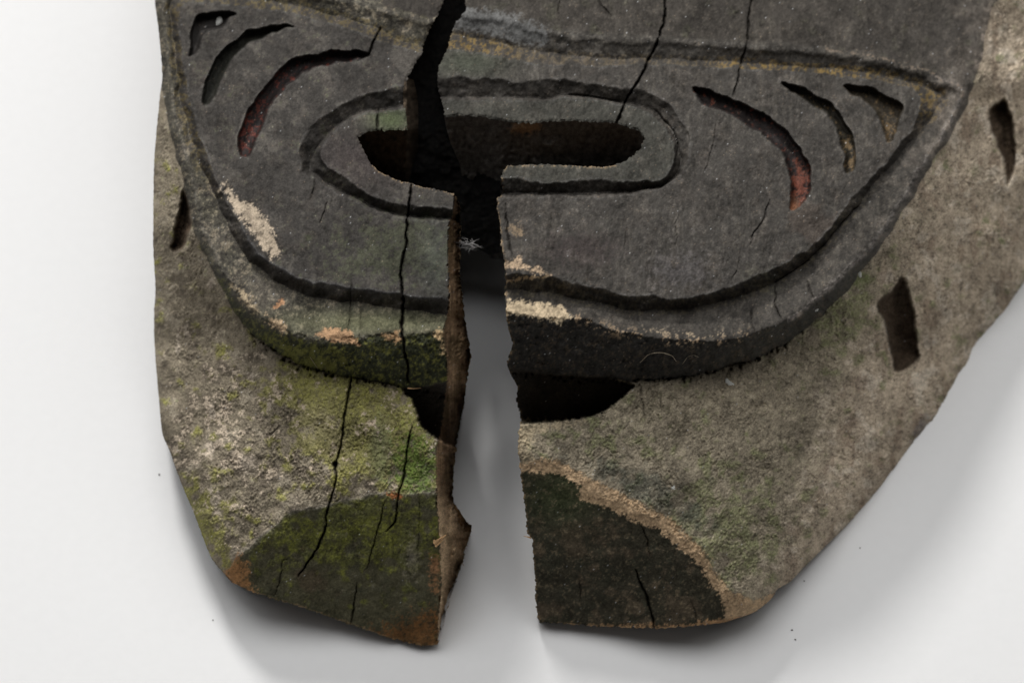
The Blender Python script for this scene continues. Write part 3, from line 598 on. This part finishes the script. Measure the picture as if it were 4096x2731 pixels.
# ------------------------------------------------------------------ hollow back and thickness of the shell
def build_back(side):
    Xf, Yf, Wf, sof = FIELDS[side]; k = 4
    X, Y, W, so = Xf[::k, ::k], Yf[::k, ::k], Wf[::k, ::k], sof[::k, ::k]; step = 16.0
    OUT = OUT_L if side == 'L' else OUT_R
    ker = W.copy()
    for _ in range(6):
        ker = (ker + np.roll(ker, 1, 0) + np.roll(ker, -1, 0) + np.roll(ker, 1, 1) + np.roll(ker, -1, 1)) / 5
    dsil = dist_line(X, Y, (SIL_L if side == 'L' else SIL_R)); dbot = dist_line(X, Y, (BOT_L if side == 'L' else BOT_R))
    wt = wtab(X, Y, 6.0)
    inner = np.minimum(ker, W) - 330
    rimw = np.maximum(ss(160, 420, dsil) * ss(760, 430, dsil) * ss(1750, 1300, Y), ss(90, 20, Y - TOP))
    thick = 150 + 180 * ss(20, 200, dsil); inner = np.minimum(ker, W) - thick
    wb = inner * (1 - rimw) + wt * rimw
    wb = np.where(dbot < 200, np.minimum(wb, W - 160), wb)
    wb = np.maximum(wb, wt); wb = np.minimum(wb, W - 20)
    cen = (so[:-1, :-1] + so[1:, :-1] + so[:-1, 1:] + so[1:, 1:]) / 4; cell = cen > 0
    sh = X.shape; full = np.zeros(sh, int)
    for a, b in ((slice(0, -1), slice(0, -1)), (slice(1, None), slice(0, -1)), (slice(0, -1), slice(1, None)), (slice(1, None), slice(1, None))): full[a, b] += cell
    bd = (full > 0) & (full < 4)
    gyv, gxv = np.gradient(so, step); gn = np.maximum(gxv ** 2 + gyv ** 2, .25)
    PX = X + np.where(bd, np.clip((-so + 2.5) * gxv / gn, -14, 14), 0); PY = Y + np.where(bd, np.clip((-so + 2.5) * gyv / gn, -14, 14), 0)
    # height of the front surface at the snapped rim
    ii = np.clip(np.round((PX - Xf[0, 0]) / 4).astype(int), 0, Xf.shape[1] - 1); jj = np.clip(np.round((PY - Yf[0, 0]) / 4).astype(int), 0, Xf.shape[0] - 1)
    Wt = Wf[jj, ii] - 4
    idx = np.arange(sh[0] * sh[1]).reshape(sh); n = idx.size
    B = pos(PX.astype(float), PY.astype(float), np.minimum(wb, Wt - 10).astype(float)).reshape(-1, 3)
    T = pos(PX.astype(float), PY.astype(float), Wt.astype(float)).reshape(-1, 3)
    a, b, c, d = idx[:-1, :-1][cell], idx[:-1, 1:][cell], idx[1:, 1:][cell], idx[1:, :-1][cell]
    F = [np.stack([a, b, c, d], -1)]
    pad = np.pad(cell, 1)
    up = cell & ~pad[:-2, 1:-1]; dn = cell & ~pad[2:, 1:-1]; lf = cell & ~pad[1:-1, :-2]; rt = cell & ~pad[1:-1, 2:]
    for m, p, q in ((up, idx[:-1, :-1], idx[:-1, 1:]), (dn, idx[1:, 1:], idx[1:, :-1]), (lf, idx[1:, :-1], idx[:-1, :-1]), (rt, idx[:-1, 1:], idx[1:, 1:])):
        F.append(np.stack([p[m], q[m], q[m] + n, p[m] + n], -1)[:, ::-1])
    F = np.concatenate(F); VV = np.concatenate([B, T]); u, inv = np.unique(F.ravel(), return_inverse=True)
    cl = np.tile(np.array([.10, .07, .045], np.float32), (len(u), 1)) * (1 + .25 * np.random.RandomState(5).standard_normal((len(u), 1)).clip(-1.5, 1.5)).astype(np.float32)
    me = mesh_from('inner_shell', VV[u], inv.reshape(-1, 4), M_FRAC, cl, None, smooth=False)
    new_obj('inner_shell', me, mask)
build_back('L'); build_back('R')

# ------------------------------------------------------------------ thick walls of the mouth opening, added light blocker behind the gap
def throat(poly, wfun, seed, parent, colr, red=None, name='mouth_wall'):
    P = np.array(poly, float); step = 6.0
    x0, y0 = P.min(0) - 12; x1, y1 = P.max(0) + 12
    X, Y = np.meshgrid(np.arange(x0, x1, step), np.arange(y0, y1, step))
    n = fnoise(X.shape, step, 14, 60, seed); m = fnoise(X.shape, step, 60, 200, seed + 1)
    d = dist_line(X, Y, P, True); so = np.where(inside(X, Y, P), d, -d)
    W = wfun(X, Y) + 4 * n + 7 * m
    cell = (so[:-1, :-1] + so[1:, 1:] + so[1:, :-1] + so[:-1, 1:]) > 0
    idx = np.arange(X.size).reshape(X.shape)
    F = np.stack([idx[1:, :-1], idx[1:, 1:], idx[:-1, 1:], idx[:-1, :-1]], -1)[cell]
    gyv, gxv = np.gradient(so, step); near = np.abs(so) < step
    PX = X - np.where(near, so * gxv, 0); PY = Y - np.where(near, so * gyv, 0)
    V = pos(PX, PY, W).reshape(-1, 3); u, inv = np.unique(F.ravel(), return_inverse=True)
    c = np.ones(X.shape + (3,)) * np.array(colr); c *= (1 + .2 * n)[..., None]
    if red is not None:
        q = np.clip(np.exp(-((X - red[0]) / red[2]) ** 2 - ((Y - red[1]) / red[3]) ** 2) * 1.8 + .3 * n, 0, 1)[..., None] * (np.hypot((X - red[0]) / red[2], (Y - red[1]) / red[3]) < 1.6)[..., None]
        c = c * (1 - q) + np.array((.30, .19, .11)) * q
    me = mesh_from(name, V[u], inv.reshape(-1, 4), M_FRAC, np.clip(c, .01, 1).reshape(-1, 3)[u].astype(np.float32))
    return new_obj(name, me, parent)
TR = np.array(HOLE_RT, float)
ytop = lambda X: np.interp(X, TR[:, 0], TR[:, 1])
base = plane
def w_right(X, Y):
    yt = ytop(X); dy = Y - yt + 8
    scoop = np.abs(np.sin((X - 2105) / 300.0)) * 70 * np.clip(dy / 60, 0, 1)
    return base(X, yt) - 12 - 1.55 * np.maximum(dy, 0) + 4 - scoop - np.where(X < 1800, (1800 - X) * 2, 0)
throat([(1771, 430)] + [(x, y - 8) for x, y in HOLE_RT] + [(2590, 560), (2585, 690), (2016, 700), (2016, 1036), (1962, 1033), (1954, 1004), (1900, 985), (1879, 919), (1868, 863), (1856, 744), (1838, 655), (1802, 571), (1785, 512)],
       w_right, 301, mask, (.13, .12, .11), red=(2105, 510, 48, 22))
def w_left(X, Y):
    return base(X, 515) - 16 - 1.9 * np.maximum(Y - 515, 0) - 6.0 * np.maximum(X - 1624, 0) + 0.62 * np.minimum(Y - 515, 0)
throat([(1420, 545), (1464, 518), (1616, 512), (1612, 357), (1622, 305), (1655, 322), (1672, 400), (1676, 765), (1583, 745), (1480, 690), (1440, 600)], w_left, 303, mask, (.07, .052, .036))

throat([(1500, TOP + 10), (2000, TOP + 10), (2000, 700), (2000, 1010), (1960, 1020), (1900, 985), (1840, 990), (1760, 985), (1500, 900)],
       lambda X, Y: base(X, Y) - 430 - 0.9 * np.maximum(Y - 520, 0) + 0.0012 * (X - 1760) ** 2, 307, mask, (.012, .011, .010), name='light_blocker')  # near-black block added in the hollow to keep light out of the gap

# ------------------------------------------------------------------ small loose things
def bmp(P): return [Vector(p) for p in P]
def tube(pts, r, k=6, taper=True):
    V, F = [], []
    for i, p in enumerate(pts):
        a = pts[max(i - 1, 0)]; b = pts[min(i + 1, len(pts) - 1)]; t = (b - a).normalized()
        u = t.orthogonal().normalized(); v = t.cross(u); rr = r * ((1 - 0.75 * i / (len(pts) - 1)) if taper else 1)
        for q in range(k):
            an = 2 * math.pi * q / k; V.append(p + (u * math.cos(an) + v * math.sin(an)) * rr)
    for i in range(len(pts) - 1):
        for q in range(k): F.append((i * k + q, i * k + (q + 1) % k, (i + 1) * k + (q + 1) % k, (i + 1) * k + q))
    return V, F
def mesh_simple(name, V, F, mat, parent=None):
    me = bpy.data.meshes.new(name); me.from_pydata([tuple(v) for v in V], [], F); me.materials.append(mat); return new_obj(name, me, parent)
def tag(o, label, cat, group=None):
    o['label'] = label; o['category'] = cat
    if group: o['group'] = group
    return o
def pt(side, x, y, dw=0): return Vector(pos(np.float64(x), np.float64(y), np.float64(sample(side, x, y) + dw)))
M_HAIR = plain('pale_fibre', (.34, .28, .2), .6); M_WHITE = plain('white_chip', (.62, .62, .58), .5, 900, .15, .4); M_SPL = plain('splinter_wood', (.42, .26, .13), .8, 1500, .35, .6)
M_LINT = plain('grey_lint', (.27, .26, .255), .9); M_CRUMB = plain('dark_crumb', (.07, .06, .05), .9)
rnd = random.Random(4)
# lint tuft caught on the broken face
V, F = [], []
for i in range(46):
    a = rnd.uniform(0, 2 * math.pi); L = rnd.uniform(14, 46); cx, cy = 1872 + rnd.gauss(0, 13), 978 + rnd.gauss(0, 9); bend = rnd.uniform(-1.5, 1.5); w0 = -170 + rnd.gauss(0, 12)
    P = [Vector(pos(cx + L * t * math.cos(a + bend * t), cy + L * t * .6 * math.sin(a + bend * t), w0 + 20 * t * math.sin(a))) for t in (0, .25, .5, .75, 1)]
    v, f = tube(P, .9 * U, 4); F += [tuple(x + len(V) for x in q) for q in f]; V += v
P = [Vector(pos(1838 + 60 * t, 965 + 14 * math.sin(3 * t), -190 + 20 * t)) for t in (0, .3, .6, 1)]
v, f = tube(P, 6 * U, 6); F += [tuple(x + len(V) for x in q) for q in f]; V += v
tag(mesh_simple('lint_tuft', V, F, M_LINT), 'small grey tuft of lint caught on the splintered wall inside the split', 'lint')
def hair(side, pts, r, label, lift=6):
    P = spline(pts, False, 6); n = len(P)
    Q = [pt(side, x, y, 2 + lift * math.sin(math.pi * i / (n - 1))) for i, (x, y) in enumerate(P)]
    V, F = tube(Q, r * U, 5, False); tag(mesh_simple('fibre', V, F, M_HAIR), label, 'fibre', 'loose fibres on the mask')
hair('R', [(2560, 1450), (2590, 1420), (2640, 1410), (2690, 1424), (2705, 1445)], 1.2, 'pale arched fibre on the dark lip underside, right of the split')
hair('R', [(2730, 1455), (2748, 1430), (2775, 1420), (2795, 1428)], 1.1, 'shorter pale fibre beside the arched one on the dark lip underside')
hair('L', [(1240, 1428), (1262, 1460), (1290, 1510), (1322, 1560)], 1.0, 'thin straight fibre bridging the mossy lip edge and chin, left of the split')
def chip(name, side, x, y, rx, ry, ang, h, mat, label, cat, bend=0.0, seed=1, group=None, table=False):
    r = random.Random(seed); n = 12; V, F = [], []
    c0, s0_ = math.cos(math.radians(ang)), math.sin(math.radians(ang))
    for lay, (k, hh) in enumerate(((1, 0), (.92, .6), (.5, 1.0))):
        for i in range(n):
            a = 2 * math.pi * i / n; px = rx * k * math.cos(a) * (1 + .16 * math.sin(3 * a + seed)); py = ry * k * math.sin(a) * (1 + .14 * math.cos(2 * a + seed)) + bend * (px / rx) ** 2 * ry
            X_, Y_ = x + px * c0 - py * s0_, y + px * s0_ + py * c0
            if table: V.append(Vector(pos(np.float64(X_), np.float64(Y_), np.float64(wtab(X_, Y_, hh * h)))))
            else: V.append(pt(side, x, y, hh * h - 2) + (Vector(pos(np.float64(X_), np.float64(Y_), np.float64(0))) - Vector(pos(np.float64(x), np.float64(y), np.float64(0)))) )
    for lay in range(2):
        for i in range(n): F.append((lay * n + i, lay * n + (i + 1) % n, (lay + 1) * n + (i + 1) % n, (lay + 1) * n + i))
    F.append(tuple(2 * n + i for i in range(n))); F.append(tuple(range(n))[::-1])
    return tag(mesh_simple(name, V, F, mat), label, cat, group)
chip('paint_flake', 'R', 2915, 1532, 24, 11, 40, 9, M_WHITE, 'curled white flake in the crevice under the lip, right of the split', 'flake', bend=-.9)
chip('paint_flake', 'L', 876, 86, 14, 21, 15, 12, M_WHITE, 'white blob stuck beside the uppermost left corner groove', 'flake', seed=2)
chip('paint_flake', 'R', 3438, 1096, 9, 14, -20, 8, M_WHITE, 'small white flake on the green edge below the right rim', 'flake', seed=3)
chip('paint_flake', 'R', 3262, 1240, 14, 6, -15, 6, M_WHITE, 'thin pale flake on the lower rim edge, right of the long rim cracks', 'flake', seed=4)
chip('paint_flake', 'R', 2693, 1948, 9, 14, -10, 6, M_WHITE, 'tiny white flake on the chin above the bare wood band', 'flake', seed=5)
CL = ['dark crumb on the paper, upper of the close pair below the bare wood corner', 'dark crumb on the paper, lower of the close pair below the bare wood corner',
      'dark crumb on the paper hugging the lower right edge of the mask', 'dark crumb on the paper beside the left edge of the jaw',
      'dark crumb farthest out on the paper to the lower right', 'dark crumb on the paper below the orange corner of the mossy chin']
for k, (x, y, r) in enumerate(((3168, 2518, 4.5), (3181, 2556, 4), (3217, 2322, 3.5), (637, 1897, 4.5), (3440, 2190, 3), (852, 2478, 3))):
    chip('crumb', 'R', x, y, r, r * .7, 30 * k, 4, M_CRUMB, CL[k], 'crumb', seed=k, group='dark crumbs on the paper', table=True)
# splinters still attached to the broken edges
def splinter(P, r):
    Q = [Vector(pos(np.float64(x), np.float64(y), np.float64(w))) for x, y, w in P]
    V, F = tube(Q, r * U, 5); o = mesh_simple('splinter', V, F, M_SPL, mask)
wl = sample('L', 1750, 2160)
splinter([(1738, 2172, wl + 2), (1755, 2158, wl + 12), (1785, 2138, wl + 8)], 9); splinter([(1742, 2184, wl), (1760, 2168, wl + 6), (1778, 2150, wl - 4)], 6)
splinter([(1735, 2160, wl + 2), (1748, 2168, wl + 8), (1770, 2160, wl + 3)], 5)
wr = sample('R', 2112, 2150); splinter([(2125, 2150, wr), (2110, 2146, wr + 3), (2094, 2143, wr + 2)], 4)
wl = sample('L', 1640, 1545); splinter([(1630, 1552, wl + 3), (1655, 1554, wl + 8), (1684, 1551, wl + 6)], 3)
for y in range(1990, 2250, 18):
    x1 = float(np.interp(y, [1977, 2018, 2072, 2107, 2167, 2250], [1808, 1820, 1856, 1889, 1868, 1850])); x1 += rnd.uniform(-9, 3)
    splinter([(x1 - 45, y - rnd.uniform(30, 60), -330 + wl * 0 - 0.5 * (y - 1990)), (x1 - 20, y - 10, -420 - .5 * (y - 1990)), (x1, y + rnd.uniform(0, 30), -470 - .5 * (y - 1990))], rnd.uniform(3, 7))

# ------------------------------------------------------------------ the paper
def paper():
    n = 60; ext = 1.6
    me = bpy.data.meshes.new('backdrop')
    V = [(-ext + 2 * ext * i / n, -ext + 2 * ext * j / n, 0.0) for j in range(n + 1) for i in range(n + 1)]
    F = [(j * (n + 1) + i, j * (n + 1) + i + 1, (j + 1) * (n + 1) + i + 1, (j + 1) * (n + 1) + i) for j in range(n) for i in range(n)]
    me.from_pydata(V, [], F); m = plain('white_paper', (.82, .82, .82), 0.85, 420, .008, .12); me.materials.append(m)
    o = new_obj('backdrop', me); o['kind'] = 'structure'
paper()
